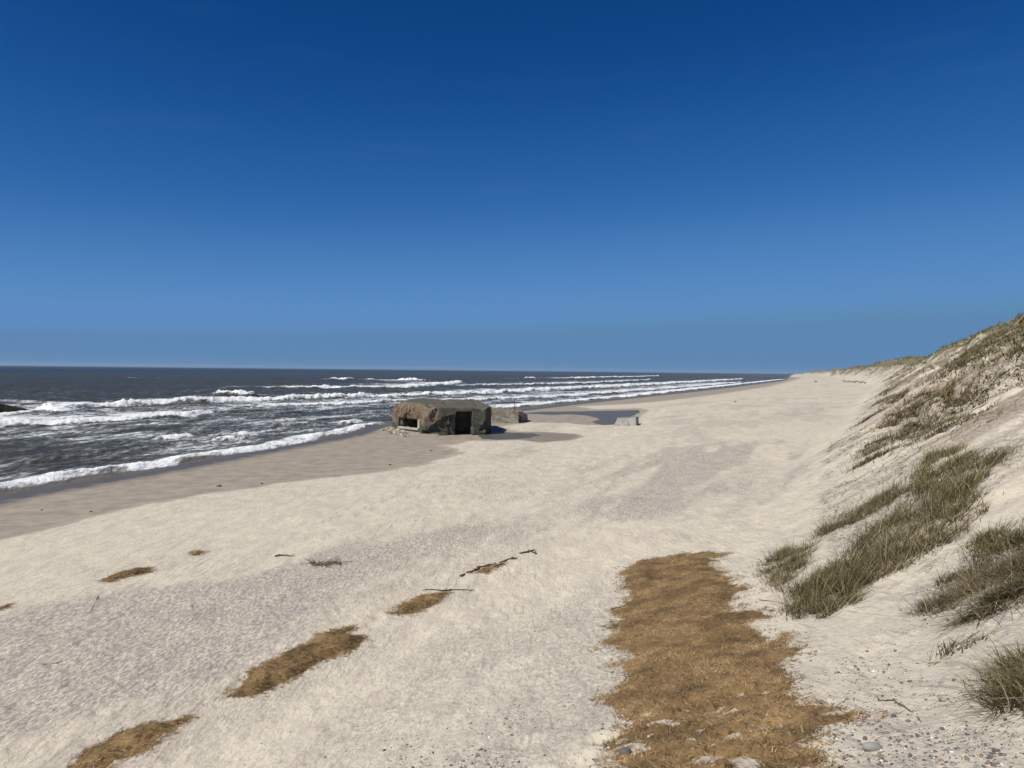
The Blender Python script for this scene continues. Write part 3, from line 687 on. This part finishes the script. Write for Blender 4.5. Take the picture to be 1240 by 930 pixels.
def marram(name, pxs, n, hgt_in, lean, g, s, label, cat, group=None, clump=.5, width=.012, spread=.35, poly=None, thin=.40):
    hgt = hgt_in; n = int(n*1.9)
    poly = at([p[0] for p in pxs], [p[1] for p in pxs])[:, :2] if poly is None else poly
    ct = inpoly(poly, max(int(n/(9 if name == 'marram_tuft' else 32)), 14)); k = fbm(ct[:, 0]/clump, ct[:, 1]/clump, 701, 3) > thin; ct = ct[k] if k.any() else ct
    own = rng.integers(0, len(ct), n); of = rng.normal(0, 1, (n, 2))*((.05+.13*rng.uniform(0, 1, len(ct))[own])*max(1, width/.013))[:, None]; p = ct[own]+of; tall = rng.uniform(.65, 1.25, len(ct))[own]; z = land(p[:, 0], p[:, 1])
    cl = vn(p[:, 0]/.35, p[:, 1]/.35, 703)*6.28; cl2 = vn(p[:, 0]/.8, p[:, 1]/.8, 705)
    d = np.c_[WIND[0]*lean+rng.normal(0, spread, n)+.25*np.cos(cl), WIND[1]*lean+rng.normal(0, spread, n)+.25*np.sin(cl), np.full(n, .62)+rng.normal(0, .15, n)]
    d[:, :2] += of*1.8/max(1, width/.013)
    d[:, 2] = np.maximum(d[:, 2], .12)
    sl = np.stack([land(p[:, 0]+.25, p[:, 1])-z, land(p[:, 0], p[:, 1]+.25)-z], -1)/.25
    d[:, 2] += np.maximum(0, d[:, 0]*sl[:, 0]+d[:, 1]*sl[:, 1])*.95
    d /= np.linalg.norm(d, axis=1)[:, None]
    L = hgt*np.where(rng.uniform(0, 1, n) < .12, 1.45, 1)*rng.uniform(.45, 1.15, n)*(.6+.7*cl2)*tall; W = width*rng.uniform(.6, 1.3, n)
    gmix = np.clip(g+(cl2-.5)*1.1*min(g, .4), 0, 1)
    t = tints(n, gmix.mean(), s)
    u = rng.uniform(0, 1, n); t = np.where((u < gmix*.7)[:, None], GREEN[rng.integers(0, 4, n)]*rng.uniform(.8, 1.25, (n, 1)), t)
    c = poly.mean(0); o = np.array([c[0], c[1], float(land(c[:1], c[1:])[0])])
    b = np.c_[p, z-.03]-o
    th_ = rng.uniform(0, 1, n) < .5       # short dead thatch, coloured dark to stand in for shade under the long blades
    L = np.where(th_, L*.5, L); W = np.where(th_, W*1.5, W); t = np.where(th_[:, None], np.array([(.06, .045, .027)])*rng.uniform(.4, 1.8, (n, 1)), t)
    d = np.where(th_[:, None], d+rng.normal(0, .35, (n, 3)), d); d[:, 2] = np.maximum(d[:, 2], .1); d /= np.linalg.norm(d, axis=1)[:, None]
    t = np.where((rng.uniform(0, 1, n) < .14)[:, None] & ~th_[:, None], STRAW[rng.integers(0, 3, n)]*1.15, t)
    V, Fc, S, T = strips(b, d, L, W, rng.uniform(.15, 1.05, n), t)
    return tag(mesh_np(name, V, Fc, S, M_blade, attrs=dict(tint=T), loc=o), label, cat, group, 'thing')
MG = 'marram_grass'
marram(MG, [(1100, 600), (1106, 575), (1125, 552), (1150, 545), (1180, 552), (1225, 548), (1215, 562), (1190, 580), (1172, 600), (1195, 612), (1205, 618), (1160, 625), (1120, 625)], 5200, .62, .75, .5, .3, 'large green marram bush topping the near dune slope, blades swept to the right', 'grass', clump=.9, thin=.30)
marram(MG, [(1010, 690), (1030, 668), (1060, 640), (1090, 615), (1120, 625), (1195, 616), (1155, 655), (1112, 682), (1078, 697), (1045, 710)], 7000, .60, .95, .27, .42, 'long matted strawy marram bank in the middle of the near dune slope', 'grass', spread=.45, clump=.8, thin=.33)
marram(MG, [(958, 728), (985, 700), (1012, 682), (1045, 708), (1030, 728), (1005, 745), (968, 758)], 4200, .55, .7, .36, .25, 'dark lower end of the marram bank hanging above the seaweed hollow', 'grass', spread=.4)
marram(MG, [(988, 652), (1000, 634), (1018, 618), (1055, 604), (1085, 592), (1098, 600), (1060, 622), (1020, 640)], 2600, .5, .6, .3, .35, 'narrow brownish marram strip above the long bank, with bare sand between', 'grass')
marram(MG, [(922, 698), (926, 682), (946, 665), (968, 668), (985, 660), (980, 674), (958, 698), (940, 710)], 1900, .5, .45, .42, .28, 'small dark green marram clump nearest the far end of the big seaweed mat', 'grass')
marram(MG, [(938, 712), (955, 694), (962, 698), (950, 718)], 300, .3, .3, .1, .3, 'little brown root tuft hanging under the small marram clump', 'grass')
marram(MG, [(1114, 742), (1132, 716), (1160, 690), (1185, 672), (1240, 668), (1242, 690), (1190, 712), (1140, 742)], 4200, .34, .55, .05, .30, 'sparse grey dead marram thicket below the dark green tips at the right edge', 'grass', clump=.35, thin=.42, spread=.6)
marram(MG, [(1180, 668), (1185, 652), (1215, 640), (1228, 645), (1215, 672), (1190, 676)], 900, .5, .3, .75, .06, 'dark green upright marram tuft on top of the grey thicket', 'grass', spread=.25)
marram(MG, [(1218, 680), (1230, 652), (1275, 640), (1300, 670), (1240, 705)], 1500, .55, .4, .65, .2, 'fresh green marram tuft cut by the right edge, beside the grey thicket', 'grass')
marram(MG, [(1165, 750), (1200, 722), (1245, 700), (1300, 690), (1290, 715), (1230, 730), (1190, 750)], 1100, .42, -.5, .15, .65, 'fringe of straw-coloured blades trailing below the grey thicket', 'grass', spread=.4)
marram(MG, [(1210, 846), (1215, 815), (1240, 792), (1310, 770), (1340, 830), (1260, 862), (1230, 862)], 2600, .36, .2, .3, .5, 'yellowish marram clump cut by the lower right edge', 'grass', spread=.5)
marram(MG, [(1128, 800), (1150, 786), (1172, 776), (1178, 780), (1150, 796)], 110, .34, .9, .45, .3, 'few flat green blades half buried in sand left of the yellowish clump', 'grass', thin=.2)
marram(MG, [(1040, 548), (1050, 535), (1075, 525), (1072, 540), (1055, 552)], 900, .6, .6, .35, .3, 'isolated marram tuft low on the slope beyond the near banks', 'grass', width=.02)
marram(MG, [(1015, 590), (1024, 583), (1022, 590)], 60, .3, .6, .2, .3, 'tiny brown tuft alone on the bare sand apron', 'grass', width=.014, thin=.2)
marram(MG, [(1085, 540), (1095, 525), (1112, 512), (1150, 500), (1165, 495), (1150, 512), (1120, 528), (1100, 545)], 1300, .6, .6, .28, .4, 'long strawy marram strip running down the slope above the green bush', 'grass', width=.022)
marram(MG, [(1130, 478), (1142, 452), (1168, 428), (1182, 418), (1205, 420), (1190, 440), (1165, 470), (1150, 488)], 9000, .8, .4, .72, .15, 'tall dark green marram stand hanging below the crest of the dune', 'grass', width=.035, clump=1.2, thin=.28)
marram(MG, [(1178, 440), (1180, 418), (1205, 402), (1250, 386), (1330, 368), (1340, 420), (1250, 440), (1210, 448)], 15000, .8, .5, .62, .28, 'broad green marram cover on the highest right part of the dune', 'grass', width=.034, clump=1.5, thin=.25)
marram(MG, [(1108, 492), (1125, 470), (1150, 470), (1150, 492), (1125, 500)], 1100, .6, .4, .45, .2, 'dark ragged marram patch midway up the slope beneath the tall stand', 'grass', width=.032, clump=1, thin=.4)
for k, (px, py, r) in enumerate([(1000, 640, .0), (1062, 553, .5), (1050, 560, .35), (1073, 517, .6), (1090, 508, .6), (1100, 522, .5), (1128, 512, .6), (1062, 500, .8), (1052, 508, .6), (1083, 488, .9), (1095, 478, .9), (1075, 474, 1.2), (1140, 520, .5), (1190, 470, .8), (1215, 462, .8), (1170, 482, .7), (1092, 500, .7), (1110, 485, .8), (1180, 505, .5), (1230, 450, .8), (1068, 486, 1.0)]):
    if r == 0: continue
    c = at([px], [py])[0]; a = np.linspace(0, 6.28, 9)[:-1]
    marram('marram_tuft', None, int(420*r+90), .5, .5, .28, .35, 'small ragged marram tuft on the bare eroded dune slope', 'grass tuft', 'small tufts on the dune slope', width=.02+.0003*math.hypot(c[0], c[1]), thin=.25,
           poly=c[:2]+np.c_[np.cos(a)*r*1.0, np.sin(a)*r*1.3]*rng.uniform(.6, 1.1, (8, 1)))
# grass on the crest and on the far dunes
n = 420000
a = np.radians(rng.uniform(6, 44, n)); r = np.exp(rng.uniform(math.log(28), math.log(1500), n)); x, y = np.sin(a)*r, np.cos(a)*r
s, t = x*S21+y*C21, x*C21-y*S21; v = t-tfoot(s); k = (v > 2) & (v < 42+.03*s); x, y, s, t, v, r = (q_[k] for q_ in (x, y, s, t, v, r))
z = land(x, y); zt = ztop(s)
pr = np.maximum(sst(11.2, 12.3, z)*1.0, .9*sst(.50, .60, fbm(s/9, v/7, 97, 4))*sst(4, 8, v)*sst(90, 180, s))
pr = np.maximum(pr, .45*sst(.58, .68, fbm(s/2.4, v/2.6, 721, 4))*sst(3, 7, v)*sst(24, 45, s))*(.35+.65*sst(.38, .55, fbm(x/2.2, y/2.2, 725, 3)))
k = rng.uniform(0, 1, len(x)) < pr; x, y, z, r = x[k], y[k], z[k], r[k]; n = len(x); print('far grass', n)
d = np.c_[.45+rng.normal(0, .4, n), .2+rng.normal(0, .4, n), np.full(n, .9)]; d /= np.linalg.norm(d, axis=1)[:, None]
gm = fbm(x/14, y/14, 731, 3)
V, Fc, S, T = strips(np.c_[x, y, z-.05], d, rng.uniform(.3, .85, n)*(1+np.clip(r/700, 0, .8)), np.clip(r*.0011, .03, .8)*rng.uniform(.6, 1.3, n), rng.uniform(.2, .7, n),
                     np.where((rng.uniform(0, 1, n) < .35+.6*(gm-.3))[:, None], GREEN[rng.integers(0, 4, n)], tints(n, .3, .4))*(.5+.7*fbm(x/9, y/9, 733, 3))[:, None], 2)
tag(mesh_np('dune_grass', V, Fc, S, M_blade, attrs=dict(tint=T)), 'short green and straw-coloured grass covering the dune crest and far dunes', 'grass', kind='stuff')

n = 60000
s = np.exp(rng.uniform(math.log(12), math.log(150), n)); v = rng.uniform(1.5, 19, n)
x, y = XY(s, v+tfoot(s)); k = (fbm(s/1.6, v/5, 741, 4) > .50) & (y > 5); x, y = x[k], y[k]
z = land(x, y); n = len(x); r = np.hypot(x, y)
d = np.c_[rng.normal(-.5, .6, n), rng.normal(0, .6, n), rng.normal(-.15, .18, n)]; d /= np.linalg.norm(d, axis=1)[:, None]
V, Fc, S, T = strips(np.c_[x, y, z+.03], d, rng.uniform(.12, .5, n), np.clip(r*.0007, .01, .07)*rng.uniform(.6, 1.3, n), rng.uniform(0, .4, n), tints(n, .0, .35)*.8, 2)
tag(mesh_np('dead_grass', V, Fc, S, M_blade, attrs=dict(tint=T)), 'dead grass and root litter strewn over the sandy dune slope', 'litter', kind='stuff')

# ---------------------------------------------------------------- mats of brown seaweed
WR = [
 ([(745, 1010), (750, 900), (738, 848), (744, 800), (735, 775), (733, 764), (748, 752), (748, 735), (756, 728), (760, 706), (752, 687), (772, 682), (815, 674), (832, 667.5), (860, 667), (878, 669), (876, 673), (858, 678), (873, 683), (874, 690), (895, 702), (903, 715), (900, 722), (905, 731), (900, 740), (920, 746), (945, 770), (960, 790), (968, 812), (972, 838), (1003, 856), (1034, 873), (1010, 880), (992, 883), (982, 892), (1000, 907), (1008, 935), (1000, 1010)], .10, 'large brown seaweed mat filling the hollow at the foot of the dune', 520),
 ([(937, 777), (949, 765), (958, 770), (946, 779)], .06, 'little brown seaweed scrap just right of the large mat', 700),
 ([(277, 843), (290, 828), (300, 815), (330, 797), (370, 780), (385, 768), (427, 757), (432, 760), (410, 772), (440, 769), (444, 774), (420, 790), (390, 803), (340, 829), (318, 842)], .16, 'long spindle-shaped seaweed mound with a forked far end', 650),
 ([(50, 950), (90, 920), (110, 905), (150, 885), (170, 877), (231, 869), (205, 885), (190, 896), (180, 909), (145, 925), (100, 955)], .16, 'brown seaweed mound cut by the bottom edge on the left', 650),
 ([(468, 744), (480, 733), (510, 721), (541, 718), (535, 729), (510, 739), (490, 747)], .14, 'rounded seaweed mound with a dark branch lying behind it', 500),
 ([(118, 704), (140, 694), (160, 689), (186, 686), (185, 692), (160, 698), (135, 705)], .10, 'thin dark seaweed strip on the open beach at left', 350),
 ([(228, 669), (240, 665), (250, 668), (243, 673), (230, 673)], .09, 'small round seaweed scrap on the open beach nearer the water', 350),
 ([(-30, 742), (0, 735), (17, 729), (12, 735), (0, 739), (-30, 750)], .09, 'seaweed scrap cut by the left edge of the beach', 350),
 ([(572, 694), (590, 685), (612, 681), (606, 688), (588, 695)], .07, 'flat reddish seaweed scrap among the dark driftwood pieces', 350),
]
BR = np.array([(.235, .155, .070), (.29, .20, .10), (.17, .105, .048), (.36, .265, .14), (.10, .06, .03), (.21, .125, .05)])
for pts, th, lab, dens in WR:
    poly = at([p[0] for p in pts], [p[1] for p in pts])[:, :2]
    lo, hi = poly.min(0)-.3, poly.max(0)+.3; st = .05 if (hi-lo).prod() > 8 else .03
    gx = np.arange(lo[0], hi[0], st); gy = np.arange(lo[1], hi[1], st); XX, YY = np.meshgrid(gx, gy); x, y = XX.ravel(), YY.ravel()
    big = th == .10 and dens == 520
    d = sdf(x, y, poly)+(fbm(x/.6, y/.6, 801, 5)-.5)*(1.0 if big else .34)+(vn(x/.06, y/.06, 803)-.5)*.07
    d = d+(.13 if big else .05); body = np.clip(-d/(.55 if big else .3), -.6, 1)
    if big: body = np.minimum(body, (fbm(x/.26, y/.26, 811, 4)-.39+.32*sst(9.2, 11.6, y))*5)
    tz = th*.75*sst(0, 1, body)*(.35+1.3*fbm(x/.5, y/.5, 805, 4))+.05*(fbm(x/.12, y/.08, 807, 3)-.5)*sst(0, .3, body)
    z = land(x, y)+np.where(body > 0, np.maximum(tz, .002)+.006, -.03)
    ok = (body > 0).reshape(XX.shape); qd = ok[:-1, :-1] | ok[1:, :-1] | ok[:-1, 1:] | ok[1:, 1:]
    ii = np.arange(len(x)).reshape(XX.shape); f = np.stack([ii[:-1, :-1], ii[:-1, 1:], ii[1:, 1:], ii[1:, :-1]], -1)[qd]
    use = np.unique(f); re = np.full(len(x), -1); re[use] = np.arange(len(use))
    c = poly.mean(0); o = np.array([c[0], c[1], float(land(c[:1], c[1:])[0])])
    V1 = np.c_[x, y, z][use]-o
    lt = fbm(x[use]/.45, y[use]/.45, 815, 4)
    T1 = np.array([(.185, .12, .058)])*(.45+1.1*lt)[:, None]
    area = qd.sum()*st*st; n = int(area*dens*(2.6 if big else 2.2))
    tri = f[rng.integers(0, len(f), n)]; w = rng.uniform(0, 1, (n, 2))
    B = (np.c_[x, y, z][tri[:, 0]]*(1-w[:, :1])+np.c_[x, y, z][tri[:, 1]]*w[:, :1])*(1-w[:, 1:])+(np.c_[x, y, z][tri[:, 3]]*(1-w[:, :1])+np.c_[x, y, z][tri[:, 2]]*w[:, :1])*w[:, 1:]
    k2 = np.where((body < 0) & (body > -.58) & (rng.uniform(0, 1, len(body)) < np.exp(body*4.5)))[0]; n2 = int(len(k2)*st*st*dens*4)+1
    if len(k2):
        k2 = rng.choice(k2, n2); B = np.r_[B, np.c_[x[k2], y[k2], land(x[k2], y[k2])+.004]+rng.normal(0, .012, (n2, 3))*np.array([1, 1, 0])]; n += n2
    an = rng.normal(0, .75, n)+np.where(rng.uniform(0, 1, n) < .25, 1.5, 0)+.4
    dr = np.c_[np.cos(an), np.sin(an), rng.uniform(.02, .32, n)]; dr /= np.linalg.norm(dr, axis=1)[:, None]
    V2, F2, S2, T2 = strips(B-o, dr, rng.uniform(.04, .15, n), rng.uniform(.006, .0125, n)*max(1, math.hypot(*c)/16), rng.uniform(.2, .6, n), BR[rng.integers(0, 6, n)]*rng.uniform(.45, 1.55, (n, 1))*np.clip(.35+1.5*fbm(B[:, 0]/.45, B[:, 1]/.45, 815, 4), .4, 1.7)[:, None], 2)
    tag(mesh_np('seaweed_mat', np.r_[V1, V2], np.r_[re[f].ravel(), F2+len(V1)], np.r_[np.full(len(f), 4), S2], M_fibre, attrs=dict(tint=np.r_[T1, T2]), smooth=False, loc=o), lab, 'seaweed')

# ---------------------------------------------------------------- driftwood, twigs, roots
def wood(name, pts, r, label, cat, mat=None, forks=0, group=None, lift=.0, fl=.35):
    r *= .72; fl *= .62
    P = at([p[0] for p in pts], [p[1] for p in pts]); P[:, 2] += lift+r*.5
    o = P[0].copy(); bm = bmesh.new(); Q = []
    for a, b in zip(P, P[1:]):
        for q_ in (0, .5): Q.append(a*(1-q_)+b*q_+rng.normal(0, r*.8, 3)*np.array([1, 1, .5]))
    Q.append(P[-1]); Q = np.array(Q); n = len(Q)
    tube(bm, Q-o, [r*(1-.6*i/(n-1)) for i in range(n)])
    for k in range(forks):
        i = rng.integers(0, n-1); b = Q[i]+(Q[i+1]-Q[i])*rng.uniform(0, 1)
        d = np.array([rng.normal(0, 1), rng.normal(0, 1), abs(rng.normal(.1, .25))]); d *= fl*rng.uniform(.4, 1.2)/np.linalg.norm(d)
        tube(bm, [b-o, b+d*.5+rng.normal(0, .02, 3)-o, b+d+np.array([0, 0, -.03])-o], [r*.5, r*.4, r*.2], 5)
    return tag(mesh_bm(name, bm, mat or M_wood, None, True, o), label, cat, group)
wood('driftwood_branch', [(516, 714), (535, 716), (552, 715), (574, 715)], .035, 'dark twiggy branch lying behind the rounded seaweed mound', 'branch', forks=16, fl=.3)
for pts, lab in (([(566, 694), (574, 691), (581, 689)], 'first short dark stick of the driftwood trail, next to the stubby near piece'), ([(582, 688), (592, 685), (601, 683)], 'middle dark stick of the driftwood trail, just above the reddish seaweed scrap'),
                 ([(598, 686), (610, 683)], 'short stick on the right rim of the reddish seaweed scrap'), ([(606, 681), (616, 678), (624, 676)], 'dark stick of the driftwood trail just past the reddish seaweed scrap'),
                 ([(630, 671), (640, 668), (647, 666)], 'dark stick at the far end of the driftwood trail'), ([(642, 668), (650, 671)], 'stubby piece past the far end of the driftwood trail')):
    wood('driftwood_stick', pts, .05, lab, 'stick', forks=9, fl=.28)
wood('driftwood_stump', [(559, 698), (563, 696)], .075, 'stubby dark piece at the near end of the driftwood trail', 'stick', forks=1, fl=.15)
wood('twig_tangle', [(377, 685), (386, 682), (394, 686)], .035, 'grey tangle of bare twigs alone on the open beach', 'twigs', M_root, forks=46, fl=.95)
wood('twig_tangle', [(396, 684), (404, 682), (413, 685)], .028, 'looser half of bare twigs right of the grey tangle', 'twigs', M_root, forks=30, fl=.85)
wood('driftwood_stick', [(335, 674), (344, 673), (353, 674)], .05, 'short dark stick left of the grey twig tangle', 'stick', forks=3, fl=.3)
wood('driftwood_stick', [(742, 738), (750, 736), (757, 735)], .03, 'black stick beside the left rim of the big seaweed mat', 'stick', forks=3, fl=.1)
wood('driftwood_twig', [(1064, 848), (1082, 849), (1094, 856), (1108, 866), (1115, 875)], .012, 'bent dark twig with side shoots on the pebbly sand', 'twig', forks=14, fl=.12)
wood('dry_root', [(1166, 824), (1170, 836), (1180, 843), (1186, 846)], .006, 'thin dark root lying bent on the slope left of the yellowish clump', 'root', forks=1, fl=.1)
wood('dry_root', [(1172, 824), (1185, 824), (1190, 826)], .006, 'short thin root above the bent one', 'root', forks=1, fl=.08)
wood('dry_root', [(920, 727), (935, 728), (950, 731)], .014, 'dark root on sand between the big seaweed mat and the marram bank', 'root', forks=3, fl=.2)
wood('dry_root', [(926, 735), (938, 737)], .02, 'short dark scrap under the root by the marram bank', 'root', forks=2, fl=.1)
wood('dry_root', [(963, 720), (972, 714), (985, 706)], .02, 'brown root sticking out of the lower end of the marram bank', 'root', forks=4, fl=.25)
wood('driftwood_twig', [(52, 805), (66, 803), (76, 801)], .016, 'thin dark twig on the grey sand at far left', 'twig', forks=2, fl=.1)
wood('driftwood_twig', [(120, 720), (110, 741), (104, 746)], .012, 'thin twig below the seaweed strip on the open beach', 'twig', forks=3, fl=.15)
wood('driftwood_twig', [(617, 862), (621, 850), (625, 847)], .005, 'fine upright twig poking from the foreground sand', 'twig', forks=4, fl=.08)
wood('driftwood_twig', [(533, 858), (545, 851), (560, 853)], .005, 'curved hair-thin twig on the foreground sand', 'twig', forks=1, fl=.08)
for k in range(14):                        # dark roots and turf lines bared on the slope
    px = rng.uniform(1060, 1235); py = 452+(1240-px)*.2+rng.uniform(0, 60)
    wood('slope_root', [(px, py), (px+rng.uniform(5, 14), py-rng.uniform(3, 11)), (px+rng.uniform(16, 30), py-rng.uniform(10, 20))], rng.uniform(.012, .026), 'dark root or turf line bared on the eroded dune slope', 'root', random.choice([M_root, M_wood]), forks=1, group='roots bared on the dune slope', fl=.22)

# ---------------------------------------------------------------- light, sky, camera
sun_dir = np.array([-.77, -.64]); SEL = math.radians(49)
hz = sun_dir/np.hypot(*sun_dir)*math.cos(SEL); sv = Vector((hz[0], hz[1], math.sin(SEL)))
L = bpy.data.lights.new('sun', 'SUN'); L.energy = 5.0; L.angle = math.radians(.53); L.color = (1, .95, .86)
lo = bpy.data.objects.new('sun', L); COL.objects.link(lo); lo.rotation_euler = sv.to_track_quat('Z', 'Y').to_euler()
W = bpy.data.worlds.new('World'); sc.world = W; W.use_nodes = True; nt = W.node_tree; nt.nodes.clear()
sky = nt.nodes.new('ShaderNodeTexSky'); sky.sky_type = 'NISHITA'; sky.sun_disc = False; sky.sun_elevation = SEL
sky.sun_rotation = math.atan2(sun_dir[0], sun_dir[1]) % (2*math.pi); sky.altitude = 0; sky.air_density = .3; sky.dust_density = .0; sky.ozone_density = 10.0
bg = nt.nodes.new('ShaderNodeBackground'); wo = nt.nodes.new('ShaderNodeOutputWorld')
bg.inputs[1].default_value = .1
# the deep polarised blue of the day: one tone curve over the whole sky
s1 = nt.nodes.new('ShaderNodeVectorMath'); s1.operation = 'SCALE'; s1.inputs[3].default_value = .1
s2 = nt.nodes.new('ShaderNodeVectorMath'); s2.operation = 'SCALE'; s2.inputs[3].default_value = 10
cv = nt.nodes.new('ShaderNodeRGBCurve')
for ci, pts in enumerate(([(.021, .0025), (.037, .0215), (.078, .087), (.12, .110), (.165, .108), (1, .108)], [(.05, .052), (.087, .117), (.18, .241), (.26, .262), (.34, .240), (1, .240)], [(.138, .209), (.235, .36), (.45, .525), (.57, .53), (.70, .445), (1, .445)])):
    c = cv.mapping.curves[ci]; c.points[0].location = (0, 0); c.points[1].location = pts[-1]
    for p in pts[:-1]: c.points.new(*p)
    for p in c.points: p.handle_type = 'AUTO_CLAMPED'
cv.mapping.use_clip = True; cv.mapping.extend = 'HORIZONTAL'; cv.mapping.update()
nt.links.new(sky.outputs[0], s1.inputs[0]); nt.links.new(s1.outputs[0], cv.inputs[1]); nt.links.new(cv.outputs[0], s2.inputs[0])
tc = nt.nodes.new('ShaderNodeTexCoord'); mp = nt.nodes.new('ShaderNodeMapping'); mp.inputs['Scale'].default_value = (1.6, 2.4, 17); mp.inputs['Rotation'].default_value = (.05, .02, 0)
nz = nt.nodes.new('ShaderNodeTexNoise'); nz.inputs['Scale'].default_value = 1.7; nz.inputs['Detail'].default_value = 5; nz.inputs['Roughness'].default_value = .6
mr = nt.nodes.new('ShaderNodeMapRange'); mr.interpolation_type = 'SMOOTHSTEP'; mr.inputs[1].default_value = .55; mr.inputs[2].default_value = .82; mr.inputs[4].default_value = .025
mx = nt.nodes.new('ShaderNodeMix'); mx.data_type = 'RGBA'; mx.inputs[7].default_value = (3.2, 4.2, 6.0, 1)      # a breath of high cirrus
nt.links.new(tc.outputs['Generated'], mp.inputs[0]); nt.links.new(mp.outputs[0], nz.inputs['Vector']); nt.links.new(nz.outputs[0], mr.inputs[0])
nt.links.new(mr.outputs[0], mx.inputs[0]); nt.links.new(s2.outputs[0], mx.inputs[6]); nt.links.new(mx.outputs[2], bg.inputs[0]); nt.links.new(bg.outputs[0], wo.inputs[0])
cam = bpy.data.cameras.new('camera'); co = bpy.data.objects.new('camera', cam); COL.objects.link(co)
cam.sensor_fit = 'HORIZONTAL'; cam.sensor_width = 36; cam.lens = 36*F/1240; cam.clip_start = .1; cam.clip_end = 30000
M = Matrix([[RT[0], UP[0], -FW[0], 0], [RT[1], UP[1], -FW[1], 0], [RT[2], UP[2], -FW[2], H], [0, 0, 0, 1]]); co.matrix_world = M
sc.camera = co
sc.view_settings.view_transform = 'Standard'; sc.view_settings.look = 'None'; sc.view_settings.exposure = 0; sc.view_settings.gamma = 1
sc.cycles.max_bounces = 5; sc.cycles.use_denoising = True

m = bpy.data.materials.new('sea_haze'); m.use_nodes = True; t = m.node_tree; t.nodes.clear()
ou = t.nodes.new('ShaderNodeOutputMaterial'); pv = t.nodes.new('ShaderNodeVolumePrincipled'); pv.inputs['Density'].default_value = .00005; pv.inputs['Color'].default_value = (.93, .95, .98, 1); pv.inputs['Anisotropy'].default_value = .1
t.links.new(pv.outputs[0], ou.inputs['Volume'])
tag(mesh_bm('haze', box_bm((-7100, -7100, -12), (14200, 0, 0), (0, 14200, 0), (0, 0, 36)), m), kind='stuff')
sc.cycles.volume_bounces = 0
